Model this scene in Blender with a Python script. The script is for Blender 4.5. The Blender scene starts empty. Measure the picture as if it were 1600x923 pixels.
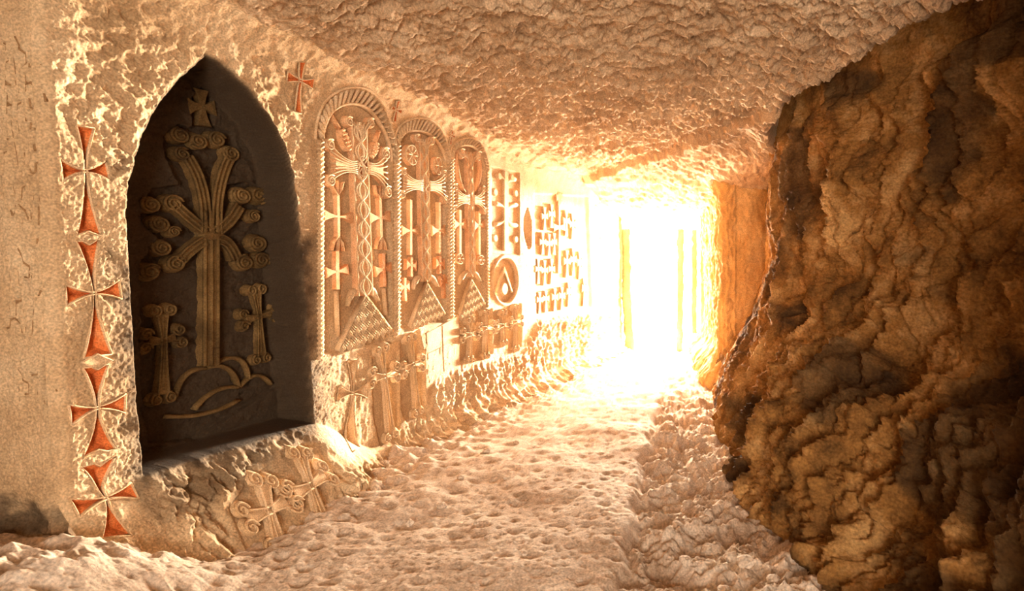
import bpy, math, random
import numpy as np
from mathutils import Vector

random.seed(7)
SC = bpy.context.scene
COL = SC.collection

# ------------------------------------------------------------------ camera
F = 900.0                                  # focal length in pixels of the 1600 wide frame
CX, CY = 1000.0, 430.0                     # where the corridor axis meets the picture
EYE = np.array([0.0, 0.0, 1.5])
cam = bpy.data.cameras.new('camera'); cam_o = bpy.data.objects.new('camera', cam)
COL.objects.link(cam_o)
cam_o.location = EYE; cam_o.rotation_euler = (math.pi / 2, 0, 0)
cam.sensor_width = 36.0; cam.lens = F / 1600 * 36.0
cam.shift_x = (800 - CX) / 1600; cam.shift_y = (CY - 461.5) / 1600
cam.clip_start = 0.05
SC.camera = cam_o

# ------------------------------------------------------------------ light
SC.view_settings.view_transform = 'Standard'; SC.view_settings.look = 'None'
SC.view_settings.gamma = 1.0; SC.view_settings.use_curve_mapping = False
SC.view_settings.exposure = 1.2
world = bpy.data.worlds.new('daylight'); SC.world = world; world.use_nodes = True
bg = world.node_tree.nodes['Background']
bg.inputs[0].default_value = (1.0, 0.93, 0.82, 1); bg.inputs[1].default_value = 5.0

sun = bpy.data.lights.new('low_sun', 'SUN'); sun_o = bpy.data.objects.new('low_sun', sun)
COL.objects.link(sun_o)
SUN_AZ, SUN_EL = math.radians(22.0), math.radians(0.5)
sd = Vector((-math.sin(SUN_AZ) * math.cos(SUN_EL), -math.cos(SUN_AZ) * math.cos(SUN_EL), -math.sin(SUN_EL)))
sun_o.rotation_euler = sd.to_track_quat('-Z', 'Y').to_euler()
sun_o.location = (6, 20, 4)
sun.energy = 22.0; sun.angle = math.radians(5.0); sun.color = (1.0, 0.84, 0.64)

glow = bpy.data.lights.new('exit_daylight', 'AREA'); glow_o = bpy.data.objects.new('exit_daylight', glow)
COL.objects.link(glow_o)
glow.shape = 'RECTANGLE'; glow.size = 3.0; glow.size_y = 3.2
glow_o.location = (0.7, 13.2, 1.5)
glow_o.rotation_euler = Vector((-0.1, -1, 0)).to_track_quat('-Z', 'Y').to_euler()
glow.energy = 3200.0; glow.color = (1.0, 0.87, 0.68)

back = bpy.data.lights.new('rear_fill', 'AREA'); back_o = bpy.data.objects.new('rear_fill', back)
COL.objects.link(back_o)                    # added fill lamp behind the viewer, outside an assumed rear doorway
back.shape = 'RECTANGLE'; back.size = 1.9; back.size_y = 2.4
back_o.location = (0.1, -4.0, 1.35)
back_o.rotation_euler = Vector((-0.35, 1, 0.05)).to_track_quat('-Z', 'Y').to_euler()
back.energy = 150.0; back.color = (1.0, 0.86, 0.68)

# ------------------------------------------------------------------ noise
def _h(ix, iy, seed):
    n = (ix.astype(np.int64) * 374761393 + iy.astype(np.int64) * 668265263 + seed * 974711) & 0xFFFFFFFF
    n = ((n ^ (n >> 13)) * 1274126177) & 0xFFFFFFFF
    return (n ^ (n >> 16)) & 0xFFFF

def perlin(x, y, seed=0):
    x0 = np.floor(x); y0 = np.floor(y)
    fx = x - x0; fy = y - y0
    u = fx * fx * fx * (fx * (fx * 6 - 15) + 10); v = fy * fy * fy * (fy * (fy * 6 - 15) + 10)
    def g(i, j):
        a = _h(x0 + i, y0 + j, seed) * (2 * math.pi / 65536.0)
        return np.cos(a) * (fx - i) + np.sin(a) * (fy - j)
    a = g(0, 0) * (1 - u) + g(1, 0) * u
    b = g(0, 1) * (1 - u) + g(1, 1) * u
    return (a * (1 - v) + b * v) * 1.5

def fbm(x, y, oct=4, seed=0, gain=0.5):
    t = 0; a = 1.0
    for o in range(oct):
        t = t + a * perlin(x * 2 ** o + 17.3 * o, y * 2 ** o + 5.1 * o, seed + o); a *= gain
    return t

def ridged(x, y, oct=3, seed=0, gain=0.5):
    t = 0; a = 1.0
    for o in range(oct):
        t = t + a * (1 - 2.2 * np.abs(perlin(x * 2 ** o + 9.7 * o, y * 2 ** o, seed + o))); a *= gain
    return t

def worley(x, y, seed=0):
    x0 = np.floor(x); y0 = np.floor(y)
    d = np.full(np.shape(x), 9.0)
    for i in (-1, 0, 1):
        for j in (-1, 0, 1):
            cx = x0 + i; cy = y0 + j
            px = cx + _h(cx, cy, seed) / 65536.0; py = cy + _h(cx, cy, seed + 31) / 65536.0
            d = np.minimum(d, (px - x) ** 2 + (py - y) ** 2)
    return np.sqrt(d)

def sstep(a, b, x):
    t = np.clip((x - a) / (b - a), 0, 1)
    return t * t * (3 - 2 * t)

def poly_sdf(px, py, poly):
    """signed distance, negative inside"""
    P = np.asarray(poly, float); n = len(P)
    d = np.full(px.shape, 1e9); inside = np.zeros(px.shape, bool)
    for i in range(n):
        ax, ay = P[i]; bx, by = P[(i + 1) % n]
        ex, ey = bx - ax, by - ay
        wx, wy = px - ax, py - ay
        t = np.clip((wx * ex + wy * ey) / (ex * ex + ey * ey + 1e-12), 0, 1)
        d = np.minimum(d, (wx - ex * t) ** 2 + (wy - ey * t) ** 2)
        c = (ay <= py) != (by <= py)
        with np.errstate(divide='ignore', invalid='ignore'):
            xi = ax + (py - ay) * ex / (ey if ey != 0 else 1e-12)
        inside ^= c & (px < xi)
    return np.where(inside, -1, 1) * np.sqrt(d)

def path_dist(px, py, path):
    d = np.full(px.shape, 1e9)
    for (ax, ay), (bx, by) in zip(path[:-1], path[1:]):
        ex, ey = bx - ax, by - ay; wx, wy = px - ax, py - ay
        t = np.clip((wx * ex + wy * ey) / (ex * ex + ey * ey + 1e-12), 0, 1)
        d = np.minimum(d, (wx - ex * t) ** 2 + (wy - ey * t) ** 2)
    return np.sqrt(d)

# ------------------------------------------------------------------ materials
def stone(name, c_dark, c_mid, c_light, scale=3.0, bump=0.5, bump_scale=60.0, soot=(0.03, 0.018, 0.011), rough=0.9, veins=None):
    m = bpy.data.materials.new(name); m.use_nodes = True
    nt = m.node_tree; N = nt.nodes; L = nt.links
    b = N['Principled BSDF']; b.inputs['Roughness'].default_value = rough
    b.inputs['Specular IOR Level'].default_value = 0.15
    geo = N.new('ShaderNodeNewGeometry')
    n1 = N.new('ShaderNodeTexNoise'); n1.inputs['Scale'].default_value = scale
    n1.inputs['Detail'].default_value = 9; n1.inputs['Roughness'].default_value = 0.65
    L.new(geo.outputs['Position'], n1.inputs['Vector'])
    r = N.new('ShaderNodeValToRGB'); e = r.color_ramp.elements
    e[0].position = 0.33; e[0].color = (*c_dark, 1); e[1].position = 0.68; e[1].color = (*c_light, 1)
    x = e.new(0.5); x.color = (*c_mid, 1)
    L.new(n1.outputs['Fac'], r.inputs['Fac'])
    # grain
    n2 = N.new('ShaderNodeTexNoise'); n2.inputs['Scale'].default_value = bump_scale * 1.6; n2.inputs['Detail'].default_value = 6
    L.new(geo.outputs['Position'], n2.inputs['Vector'])
    mr = N.new('ShaderNodeMapRange'); mr.inputs[1].default_value = 0.3; mr.inputs[2].default_value = 0.7
    mr.inputs[3].default_value = 0.62; mr.inputs[4].default_value = 1.22
    L.new(n2.outputs['Fac'], mr.inputs[0])
    mul = N.new('ShaderNodeMix'); mul.data_type = 'RGBA'; mul.blend_type = 'MULTIPLY'; mul.inputs[0].default_value = 1
    L.new(r.outputs['Color'], mul.inputs[6]); L.new(mr.outputs[0], mul.inputs[7])
    # sooty stains, painted shade and tint, per vertex
    at = N.new('ShaderNodeAttribute'); at.attribute_name = 'soot'
    mx = N.new('ShaderNodeMix'); mx.data_type = 'RGBA'
    L.new(at.outputs['Fac'], mx.inputs[0]); L.new(mul.outputs[2], mx.inputs[6]); mx.inputs[7].default_value = (*soot, 1)
    a2 = N.new('ShaderNodeAttribute'); a2.attribute_name = 'paint'
    mx2 = N.new('ShaderNodeMix'); mx2.data_type = 'RGBA'
    L.new(a2.outputs['Fac'], mx2.inputs[0]); L.new(mx.outputs[2], mx2.inputs[6]); mx2.inputs[7].default_value = (0.62, 0.17, 0.05, 1)
    L.new(mx2.outputs[2], b.inputs['Base Color'])
    n3 = N.new('ShaderNodeTexNoise'); n3.inputs['Scale'].default_value = bump_scale; n3.inputs['Detail'].default_value = 8
    n3.inputs['Roughness'].default_value = 0.7
    L.new(geo.outputs['Position'], n3.inputs['Vector'])
    bp = N.new('ShaderNodeBump'); bp.inputs['Strength'].default_value = bump; bp.inputs['Distance'].default_value = 0.018
    L.new(n3.outputs['Fac'], bp.inputs['Height']); L.new(bp.outputs['Normal'], b.inputs['Normal'])
    return m

M = {}
M['left'] = stone('pale_tuff', (0.50, 0.32, 0.17), (0.66, 0.45, 0.26), (0.78, 0.58, 0.37), 2.2, 0.75)
M['carved'] = stone('carved_tuff', (0.56, 0.36, 0.19), (0.68, 0.46, 0.27), (0.80, 0.58, 0.37), 5.0, 0.4, 90)
M['ceil'] = stone('hewn_ceiling_tuff', (0.46, 0.295, 0.17), (0.63, 0.43, 0.265), (0.75, 0.545, 0.36), 1.6, 0.8)
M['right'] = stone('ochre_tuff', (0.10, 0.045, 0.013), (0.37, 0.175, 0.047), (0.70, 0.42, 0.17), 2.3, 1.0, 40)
M['floor'] = stone('trodden_tuff', (0.52, 0.38, 0.27), (0.68, 0.54, 0.42), (0.80, 0.68, 0.56), 1.8, 0.5, 50)
M['end'] = stone('orange_tuff', (0.50, 0.25, 0.08), (0.62, 0.34, 0.12), (0.72, 0.45, 0.2), 1.6, 0.4)
M['red'] = stone('red_painted_stone', (0.50, 0.11, 0.03), (0.66, 0.18, 0.05), (0.74, 0.28, 0.11), 9.0, 0.4, 90)
M['blush'] = stone('red_washed_tuff', (0.66, 0.33, 0.16), (0.74, 0.42, 0.22), (0.80, 0.52, 0.31), 9.0, 0.4, 90)
M['rust'] = stone('faded_red_tuff', (0.60, 0.24, 0.09), (0.70, 0.34, 0.16), (0.78, 0.46, 0.26), 9.0, 0.4, 90)
M['groove_shade'] = stone('groove_shade_tuff', (0.27, 0.15, 0.07), (0.34, 0.19, 0.09), (0.42, 0.26, 0.13), 9.0, 0.4, 90)  # darker tone puts the shade of the letter grooves into the colour
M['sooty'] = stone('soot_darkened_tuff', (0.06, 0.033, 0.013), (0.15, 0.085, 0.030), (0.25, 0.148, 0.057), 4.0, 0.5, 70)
M['dark_rock'] = stone('dark_rock', (0.25, 0.15, 0.08), (0.33, 0.2, 0.11), (0.4, 0.26, 0.15), 2.0, 0.4)

# ------------------------------------------------------------------ object helpers
def tag(o, label=None, cat=None, group=None, kind=None):
    if label: o['label'] = label
    if cat: o['category'] = cat
    if group: o['group'] = group
    if kind: o['kind'] = kind
    return o

def mesh_obj(name, V, Fc, mat, parent=None, smooth=True, attrs=None):
    me = bpy.data.meshes.new(name)
    V = np.asarray(V, float)
    o = bpy.data.objects.new(name, me); COL.objects.link(o)
    if parent is not None:
        root = parent
        while root.parent: root = root.parent
        V = V - np.array(root.location); o.parent = parent
    me.from_pydata(V.tolist(), [], Fc)
    me.materials.append(mat)
    if smooth: me.polygons.foreach_set('use_smooth', [True] * len(me.polygons))
    if attrs:
        for k, a in attrs.items():
            at = me.attributes.new(k, 'FLOAT', 'POINT'); at.data.foreach_set('value', np.asarray(a, np.float32).ravel())
    me.update()
    return o

def grid_obj(name, X, Y, Z, mat, flip=False, kind='structure', attrs=None, label=None):
    r, c = X.shape
    V = np.stack([X, Y, Z], -1).reshape(-1, 3).astype(np.float32)
    idx = np.arange(r * c).reshape(r, c)
    q = np.stack([idx[:-1, :-1], idx[:-1, 1:], idx[1:, 1:], idx[1:, :-1]], -1).reshape(-1, 4)
    if flip: q = q[:, ::-1]
    me = bpy.data.meshes.new(name)
    me.vertices.add(len(V)); me.vertices.foreach_set('co', V.ravel())
    me.loops.add(q.size); me.loops.foreach_set('vertex_index', q.ravel().astype(np.int32))
    me.polygons.add(len(q)); me.polygons.foreach_set('loop_start', np.arange(0, q.size, 4, dtype=np.int32))
    me.polygons.foreach_set('use_smooth', np.ones(len(q), bool))
    me.materials.append(mat)
    if attrs:
        for k, a in attrs.items():
            at = me.attributes.new(k, 'FLOAT', 'POINT'); at.data.foreach_set('value', np.asarray(a, np.float32).ravel())
    me.update(); me.validate()
    o = bpy.data.objects.new(name, me); COL.objects.link(o)
    tag(o, label=label, kind=kind)
    return o

def thing(name, label, cat, loc, group=None):
    o = bpy.data.objects.new(name, None); COL.objects.link(o)
    o.empty_display_size = 0.1; o.location = loc
    return tag(o, label, cat, group)

# ------------------------------------------------------------------ the left wall's frame: s along it, z up, n out of it
P0 = np.array([-3.395, 0.0, 0.0]); T = np.array([0.2561, 0.9666, 0.0]); NN = np.array([0.9666, -0.2561, 0.0])
S0 = 2.735

def za(s):  return 0.46 - 0.36 * sstep(4.15, 4.9, s) + 0.10 * sstep(5.2, 6.2, s)
def nbase(s, z):
    s = np.asarray(s, float); z = np.asarray(z, float)
    n = 0.85 * np.clip(za(s) - z, 0, None)                       # rubble foot sloping out
    t = np.clip((z - 2.72) / 0.42, 0, 1)
    n = n + 0.42 * (1 - np.sqrt(np.clip(1 - t * t, 0, 1)))       # cove into the ceiling
    return n

def Wp(s, z, h):
    """point of the left wall, h in front of its mean surface"""
    n = nbase(s, z) + h
    s = np.asarray(s, float); z = np.asarray(z, float)
    return np.stack([P0[0] + T[0] * s + NN[0] * n, P0[1] + T[1] * s + NN[1] * n, z + 0 * s], -1)

def P(x, y, h=0.0):
    """the spot (s, z) on the left wall that lies on the sight line through a picture point"""
    d = np.array([(x - CX) / F, 1.0, -(y - CY) / F])
    n = h
    for _ in range(40):
        t = (n - NN @ (EYE - P0)) / (NN @ d)
        p = EYE + d * t
        s, z = T @ (p - P0), p[2]
        n = 0.5 * n + 0.5 * (float(nbase(s, z)) + h)
    return (s, z)
def PP(pts, h=0.0): return [P(x, y, h) for x, y in pts]

# ------------------------------------------------------------------ relief builder on any mapped surface
class MB:
    def __init__(self, f=Wp): self.V = []; self.F = []; self.f = f; self.soot = []
    def pts(self, sz, h):
        a = np.asarray(sz, float); hh = np.broadcast_to(np.asarray(h, float), (len(a),))
        b = len(self.V); self.V.extend(self.f(a[:, 0], a[:, 1], hh).tolist()); return b
    def ridge(self, path, w, h0, h1, closed=False, taper=None, flat=False):
        p = np.asarray(path, float); n = len(p)
        if closed: t = np.roll(p, -1, 0) - np.roll(p, 1, 0)
        else:
            t = np.empty_like(p); t[1:-1] = p[2:] - p[:-2]; t[0] = p[1] - p[0]; t[-1] = p[-1] - p[-2]
        t /= np.linalg.norm(t, axis=1)[:, None] + 1e-9
        q = np.stack([-t[:, 1], t[:, 0]], -1)
        ws = np.full(n, w) if taper is None else w * np.interp(np.linspace(0, 1, n), *taper)
        prof = [(-.5, 0), (-.36, .75), (0, 1), (.36, .75), (.5, 0)] if not flat else [(-.5, 0), (-.42, 1), (.42, 1), (.5, 0)]
        k = len(prof); base = []
        for (a, hh) in prof:
            base.append(self.pts(p + q * (a * ws)[:, None], h0 + (h1 - h0) * hh))
        m = n if closed else n - 1
        for i in range(m):
            j = (i + 1) % n
            for a in range(k):
                c = (a + 1) % k
                self.F.append((base[a] + i, base[a] + j, base[c] + j, base[c] + i))
        if not closed:
            self.F.append(tuple(base[a] for a in range(k))); self.F.append(tuple(base[a] + n - 1 for a in reversed(range(k))))
        return self
    def slab(self, poly, h0, h1, bev=0.008):
        p = np.asarray(poly, float)
        A = 0.5 * np.sum(p[:, 0] * np.roll(p[:, 1], -1) - np.roll(p[:, 0], -1) * p[:, 1])
        if A < 0: p = p[::-1]
        e = np.roll(p, -1, 0) - p; e /= np.linalg.norm(e, axis=1)[:, None] + 1e-9
        nrm = np.stack([-e[:, 1], e[:, 0]], -1); v = nrm + np.roll(nrm, 1, 0)
        v /= np.maximum(np.sum(v * v, 1) / 2, 0.35)[:, None]
        n = len(p)
        r0 = self.pts(p, h0); r1 = self.pts(p + v * bev * 0.25, h1 - bev); r2 = self.pts(p + v * bev, h1)
        for a, b in ((r0, r1), (r1, r2)):
            for i in range(n):
                j = (i + 1) % n; self.F.append((a + i, a + j, b + j, b + i))
        self.F.append(tuple(r2 + i for i in range(n))); self.F.append(tuple(r0 + i for i in reversed(range(n))))
        return self
    def dome(self, c, rx, ry, h0, h1, seg=14, flat=0.75, ang=0.0):
        rings = [(1, 0), (0.93, 0.6), (flat, 1.0)]
        B = []
        a = np.linspace(0, 2 * math.pi, seg, endpoint=False); ca, sa = math.cos(ang), math.sin(ang)
        for r, hh in rings:
            x = np.cos(a) * rx * r; y = np.sin(a) * ry * r
            B.append(self.pts(np.stack([c[0] + x * ca - y * sa, c[1] + x * sa + y * ca], -1), h0 + (h1 - h0) * hh))
        for k in range(2):
            for i in range(seg):
                j = (i + 1) % seg; self.F.append((B[k] + i, B[k] + j, B[k + 1] + j, B[k + 1] + i))
        self.F.append(tuple(B[2] + i for i in range(seg))); self.F.append(tuple(B[0] + i for i in reversed(range(seg))))
        return self
    def build(self, name, mat, parent=None, smooth=False):
        o = mesh_obj(name, self.V, self.F, mat, parent, smooth)
        return o

def arc(c, rx, ry, a0, a1, n=16):
    a = np.linspace(a0, a1, n)
    return np.stack([c[0] + rx * np.cos(a), c[1] + ry * np.sin(a)], -1)
def spiral(c, r, turns=1.6, a0=0.0, n=26, r_in=0.2, sy=1.0):
    t = np.linspace(0, 1, n); a = a0 + t * turns * 2 * math.pi; rr = r * (1 - (1 - r_in) * t)
    return np.stack([c[0] + rr * np.cos(a), c[1] + sy * rr * np.sin(a)], -1)
def lerp(a, b, t): return (a[0] + (b[0] - a[0]) * t, a[1] + (b[1] - a[1]) * t)
def bez(a, b, c, n=12):
    t = np.linspace(0, 1, n)[:, None]; a, b, c = map(np.asarray, (a, b, c))
    return (1 - t) ** 2 * a + 2 * t * (1 - t) * b + t * t * c
def flare(c, e, w0, w1, mid=0.55):
    """outline of an arm that widens towards its end with hollow flanks"""
    c = np.asarray(c, float); e = np.asarray(e, float); d = e - c; L = np.linalg.norm(d); d /= L; q = np.array([-d[1], d[0]])
    pts = []
    for t in np.linspace(0, 1, 6): pts.append(c + d * L * t + q * (w0 + (w1 - w0) * t ** 1.8))
    for t in np.linspace(1, 0, 6): pts.append(c + d * L * t - q * (w0 + (w1 - w0) * t ** 1.8))
    return pts

CARVE = []      # (polygon in s,z ; depth ; slope width) sunk into the left wall
SMOOTH = []     # polygons of dressed ground on the left wall
SOOT_SHADE = []       # (polygon, strength, softness) where sooty stone is darkened further for shade

def loc_on(s, z, h=0.0): return tuple(float(v) for v in Wp(s, z, h))

# ================================================================== carvings on the left wall
SIZE = {}
def red_cross(name, label, c, arms, d=0.028, rim=0.011, mat='red', parent=None, group=None):
    """incised cross with painted V-shaped arms; arms = list of (end, half width at centre, half width at end)"""
    t = parent or thing(name, label, 'carved cross', loc_on(c[0], c[1]), group)
    for (cc, e, w0, w1) in arms:
        cc = np.asarray(cc, float); e = np.asarray(e, float); dv = e - cc; L = np.linalg.norm(dv); dv /= L; q = np.array([-dv[1], dv[0]])
        side = [[cc + dv * L * u + sgn * q * (w0 + (w1 - w0) * u ** 1.7) for u in np.linspace(0, 1, 6)] for sgn in (1, -1)]
        mid = [cc + dv * L * u for u in (0, .2, .4, .6, .8)] + [cc + dv * (L - min(w1 * 0.8, L * 0.25))]
        mb = MB()
        a = mb.pts(side[0], 0.001); b = mb.pts(side[1], 0.001)
        m = mb.pts(mid, -d * np.array([.55, .7, .85, .95, 1, 1]))
        for i in range(5):
            mb.F.append((a + i, m + i, m + i + 1, a + i + 1)); mb.F.append((m + i, b + i, b + i + 1, m + i + 1))
        mb.F.append((a + 5, m + 5, b + 5))
        # underside so that the trough has a body
        u = mb.pts(side[0], -d - 0.012); v = mb.pts(side[1], -d - 0.012)
        for i in range(5):
            mb.F.append((a + i, a + i + 1, u + i + 1, u + i)); mb.F.append((b + i + 1, b + i, v + i, v + i + 1))
            mb.F.append((u + i, u + i + 1, v + i + 1, v + i))
        mb.F.append((a + 5, b + 5, v + 5, u + 5))
        arm = mb.build('arm', M[mat], t)
        mr = MB(); mr.ridge(side[0], rim, -0.012, 0.008); mr.ridge(side[1], rim, -0.012, 0.008)
        mr.ridge([side[0][-1], lerp(side[0][-1], side[1][-1], .5), side[1][-1]], rim, -0.012, 0.006)
        mr.build('rim', M['carved'], arm, True)
        CARVE.append((side[0] + side[1][::-1], d + 0.03, 0.0))
    return t

def bud_cross(name, label, c, ends, w, r, h0, h1, mat='carved', f=Wp, group=None, ridge=True, foot=True, turns=1.5):
    """raised cross: four widening arms edged with ridges, each closed by two volutes"""
    t = thing(name, label, 'carved cross', tuple(float(v) for v in f(c[0], c[1], h0)), group)
    c = np.asarray(c, float)
    for k, e in enumerate(ends):
        if e is None: continue
        e = np.asarray(e, float); d = e - c; L = np.linalg.norm(d); d /= L; q = np.array([-d[1], d[0]])
        sp = r * 0.95
        mb = MB(f); mb.slab(flare(c, e - d * r * 0.5, w * 0.6, max(w, sp * 0.9)), h0, h1, 0.006)
        arm = mb.build('arm', M[mat], t)
        if ridge:
            mr = MB(f)
            o = np.array(flare(c, e - d * r * 0.5, w * 0.5, max(w, sp * 0.9) * 0.85))
            mr.ridge(o[:6], w * 0.32, h1 - 0.006, h1 + 0.011); mr.ridge(o[6:], w * 0.32, h1 - 0.006, h1 + 0.011)
            if L > 5 * w: mr.ridge([c, lerp(c, e, .45), lerp(c, e, .85)], w * 0.26, h1 - 0.006, h1 + 0.007)
            mr.build('edge_ridge', M[mat], arm, True)
        for sg in (1, -1):
            cc = e + q * sg * sp
            mv = MB(f); mv.dome(cc, r, r, h0, h1, 12)
            vo = mv.build('volute', M[mat], t)
            ms = MB(f); ms.ridge(spiral(cc, r * 0.86, turns, math.atan2(-d[1], -d[0]), 20, 0.18), r * 0.26, h1 - 0.006, h1 + 0.015)
            ms.build('spiral', M[mat], vo, True)
    return t

def flat_cross(name, label, c, ends, w0, w1, h0, h1, mat='carved', f=Wp, group=None):
    t = thing(name, label, 'carved cross', tuple(float(v) for v in f(c[0], c[1], h0)), group)
    for e in ends:
        if e is None: continue
        MB(f).slab(flare(c, e, w0, w1), h0, h1, min(0.006, w0 * 0.4)).build('arm', M[mat], t)
    return t

# ---- tall column of red crosses on the pier
t = thing('cross_column', 'tall chain of four stacked red-painted crosses cut into the pier by the dark niche', 'carved cross', loc_on(*P(180, 838)))
def pxw(x, y, px, h=0.0):                       # half width on the wall for a half width in pixels
    a = P(x - px, y, h); b = P(x + px, y, h); return 0.5 * math.hypot(b[0] - a[0], b[1] - a[1])
def pxh(x, y, px, h=0.0):
    a = P(x, y - px, h); b = P(x, y + px, h); return 0.5 * abs(b[1] - a[1])
col = [((133, 267), (133, 198), (96, 265), (169, 266), (139, 366), 14, 19),
       ((147, 458), (137, 376), (103, 461), (188, 452), (153, 556), 18, 22),
       ((152, 637), (150, 572), (110, 648), (196, 630), (155, 708), 20, 25),
       ((165, 778), (154, 722), (117, 793), (211, 766), (182, 838), 25, 24)]
for c, up, le, ri, dn, wu, wd in col:
    C = P(*c)
    red_cross('', '', C, [(C, P(*up), 0.006, pxw(*up, wu)), (C, P(*dn), 0.006, pxw(*dn, wd)),
              (C, P(*le), 0.006, pxh(*le, 17)), (C, P(*ri), 0.006, pxh(*ri, 15))], d=0.03, parent=t)

for pts in ([(117, 369), (138, 361), (159, 369), (139, 382)], [(128, 566), (152, 553), (175, 563), (152, 577)], [(129, 714), (154, 702), (182, 707), (156, 728)]):
    q_ = PP(pts)
    nd = MB().slab(q_, -0.06, 0.004, 0.004).build('node', M['carved'], t)
    MB().ridge(q_, 0.011, -0.01, 0.011, closed=True).build('rim', M['carved'], nd, True)

# ---- red crosses painted above the arches
def small_red(c, up, dn, le, ri, label, wv, wh):
    C = P(*c)
    return red_cross('red_cross', label, C, [(C, P(*up), 0.012, pxw(*up, wv)), (C, P(*dn), 0.012, pxw(*dn, wv)),
              (C, P(*le), 0.008, pxh(*le, wh)), (C, P(*ri), 0.008, pxh(*ri, wh))], d=0.014, rim=0.008)
small_red((470, 126), (473, 97), (466, 176), (449, 120), (490, 131), 'largest red-painted cross, beside the first rope-edged arch', 5, 9)
small_red((620, 172), (623, 158), (617, 190), (613, 168), (628, 175), 'small red cross between the first and second arch tops', 2.6, 4)
small_red((706, 212), (707, 205), (704, 226), (702, 210), (711, 214), 'tiny faded red cross between the second and third arch tops', 1.8, 3)

# ---- the deep pointed niche
D = 0.30
niche_px = [(226, 745), (214, 640), (207, 520), (200, 400), (196, 330), (204, 270), (220, 215), (245, 165), (280, 122), (322, 86),
            (345, 98), (385, 135), (420, 180), (446, 225), (460, 275), (468, 350), (476, 450), (484, 560), (491, 662), (400, 690), (310, 718)]
niche = PP(niche_px)
CARVE.append((niche, D - 0.04, 0.045)); SMOOTH.append((niche, 0.7))
field_px = [(243, 210), (245, 245), (268, 285), (228, 290), (208, 318), (208, 348), (232, 372), (208, 404), (205, 430), (208, 640), (222, 700), (300, 690),
            (440, 600), (430, 420), (420, 300), (380, 280), (345, 285), (372, 250), (360, 205), (330, 195), (328, 150), (308, 133), (288, 150), (288, 195), (268, 190)]
CARVE.append((PP(field_px, -D), D, 0.02, niche))
SOOT_SHADE.append((niche, 0.95, 0.03)); SOOT_SHADE.append((PP([(200, 420), (330, 380), (480, 380), (495, 665), (225, 748)]), 0.95, 0.25))  # sooty niche, blackened further to paint its shade in
B = lambda x, y: P(x, y, -D)
def bw(x, y, p): return pxw(x, y, p, -D)

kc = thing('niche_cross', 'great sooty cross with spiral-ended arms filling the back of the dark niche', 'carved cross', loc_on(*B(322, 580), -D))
h0, h1 = -D - 0.02, -D + 0.05
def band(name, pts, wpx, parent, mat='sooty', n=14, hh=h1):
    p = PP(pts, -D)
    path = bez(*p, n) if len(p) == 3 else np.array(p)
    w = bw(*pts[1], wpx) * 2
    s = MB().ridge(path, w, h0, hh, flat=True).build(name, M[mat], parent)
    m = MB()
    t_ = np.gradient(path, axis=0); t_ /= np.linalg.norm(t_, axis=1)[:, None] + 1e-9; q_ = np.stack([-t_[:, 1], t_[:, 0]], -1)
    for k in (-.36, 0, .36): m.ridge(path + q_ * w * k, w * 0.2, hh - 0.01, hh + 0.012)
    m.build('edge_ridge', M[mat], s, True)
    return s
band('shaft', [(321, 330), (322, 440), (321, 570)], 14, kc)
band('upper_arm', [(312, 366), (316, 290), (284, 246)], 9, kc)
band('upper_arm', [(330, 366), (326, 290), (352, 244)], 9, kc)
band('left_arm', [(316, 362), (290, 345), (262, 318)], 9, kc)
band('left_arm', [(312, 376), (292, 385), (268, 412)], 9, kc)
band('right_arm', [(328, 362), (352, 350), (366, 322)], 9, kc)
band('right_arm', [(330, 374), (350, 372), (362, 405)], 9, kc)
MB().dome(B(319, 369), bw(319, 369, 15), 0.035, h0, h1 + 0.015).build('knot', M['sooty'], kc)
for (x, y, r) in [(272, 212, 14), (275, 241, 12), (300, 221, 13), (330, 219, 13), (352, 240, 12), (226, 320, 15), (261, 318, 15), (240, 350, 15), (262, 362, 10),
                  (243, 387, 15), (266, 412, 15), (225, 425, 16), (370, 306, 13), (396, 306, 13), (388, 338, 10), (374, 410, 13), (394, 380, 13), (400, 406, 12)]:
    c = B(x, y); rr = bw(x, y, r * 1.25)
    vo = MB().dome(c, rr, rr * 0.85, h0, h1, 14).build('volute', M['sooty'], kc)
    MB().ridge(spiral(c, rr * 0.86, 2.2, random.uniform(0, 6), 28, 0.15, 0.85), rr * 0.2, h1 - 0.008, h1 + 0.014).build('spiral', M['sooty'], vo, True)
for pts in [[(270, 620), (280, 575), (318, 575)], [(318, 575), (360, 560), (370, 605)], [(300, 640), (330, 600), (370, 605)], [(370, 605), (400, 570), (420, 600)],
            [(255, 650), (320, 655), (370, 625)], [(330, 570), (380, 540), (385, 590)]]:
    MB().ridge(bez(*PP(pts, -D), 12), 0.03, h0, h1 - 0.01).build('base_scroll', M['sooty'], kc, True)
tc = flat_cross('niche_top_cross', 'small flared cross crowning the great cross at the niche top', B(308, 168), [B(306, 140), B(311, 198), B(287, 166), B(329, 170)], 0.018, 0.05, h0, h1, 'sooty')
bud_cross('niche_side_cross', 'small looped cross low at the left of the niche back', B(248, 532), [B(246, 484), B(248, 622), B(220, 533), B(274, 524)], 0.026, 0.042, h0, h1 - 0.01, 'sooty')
bud_cross('niche_side_cross', 'dim small cross at the right of the niche back', B(398, 494), [B(393, 452), B(402, 560), B(374, 500), B(424, 488)], 0.026, 0.042, h0, h1 - 0.01, 'sooty')

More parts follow.
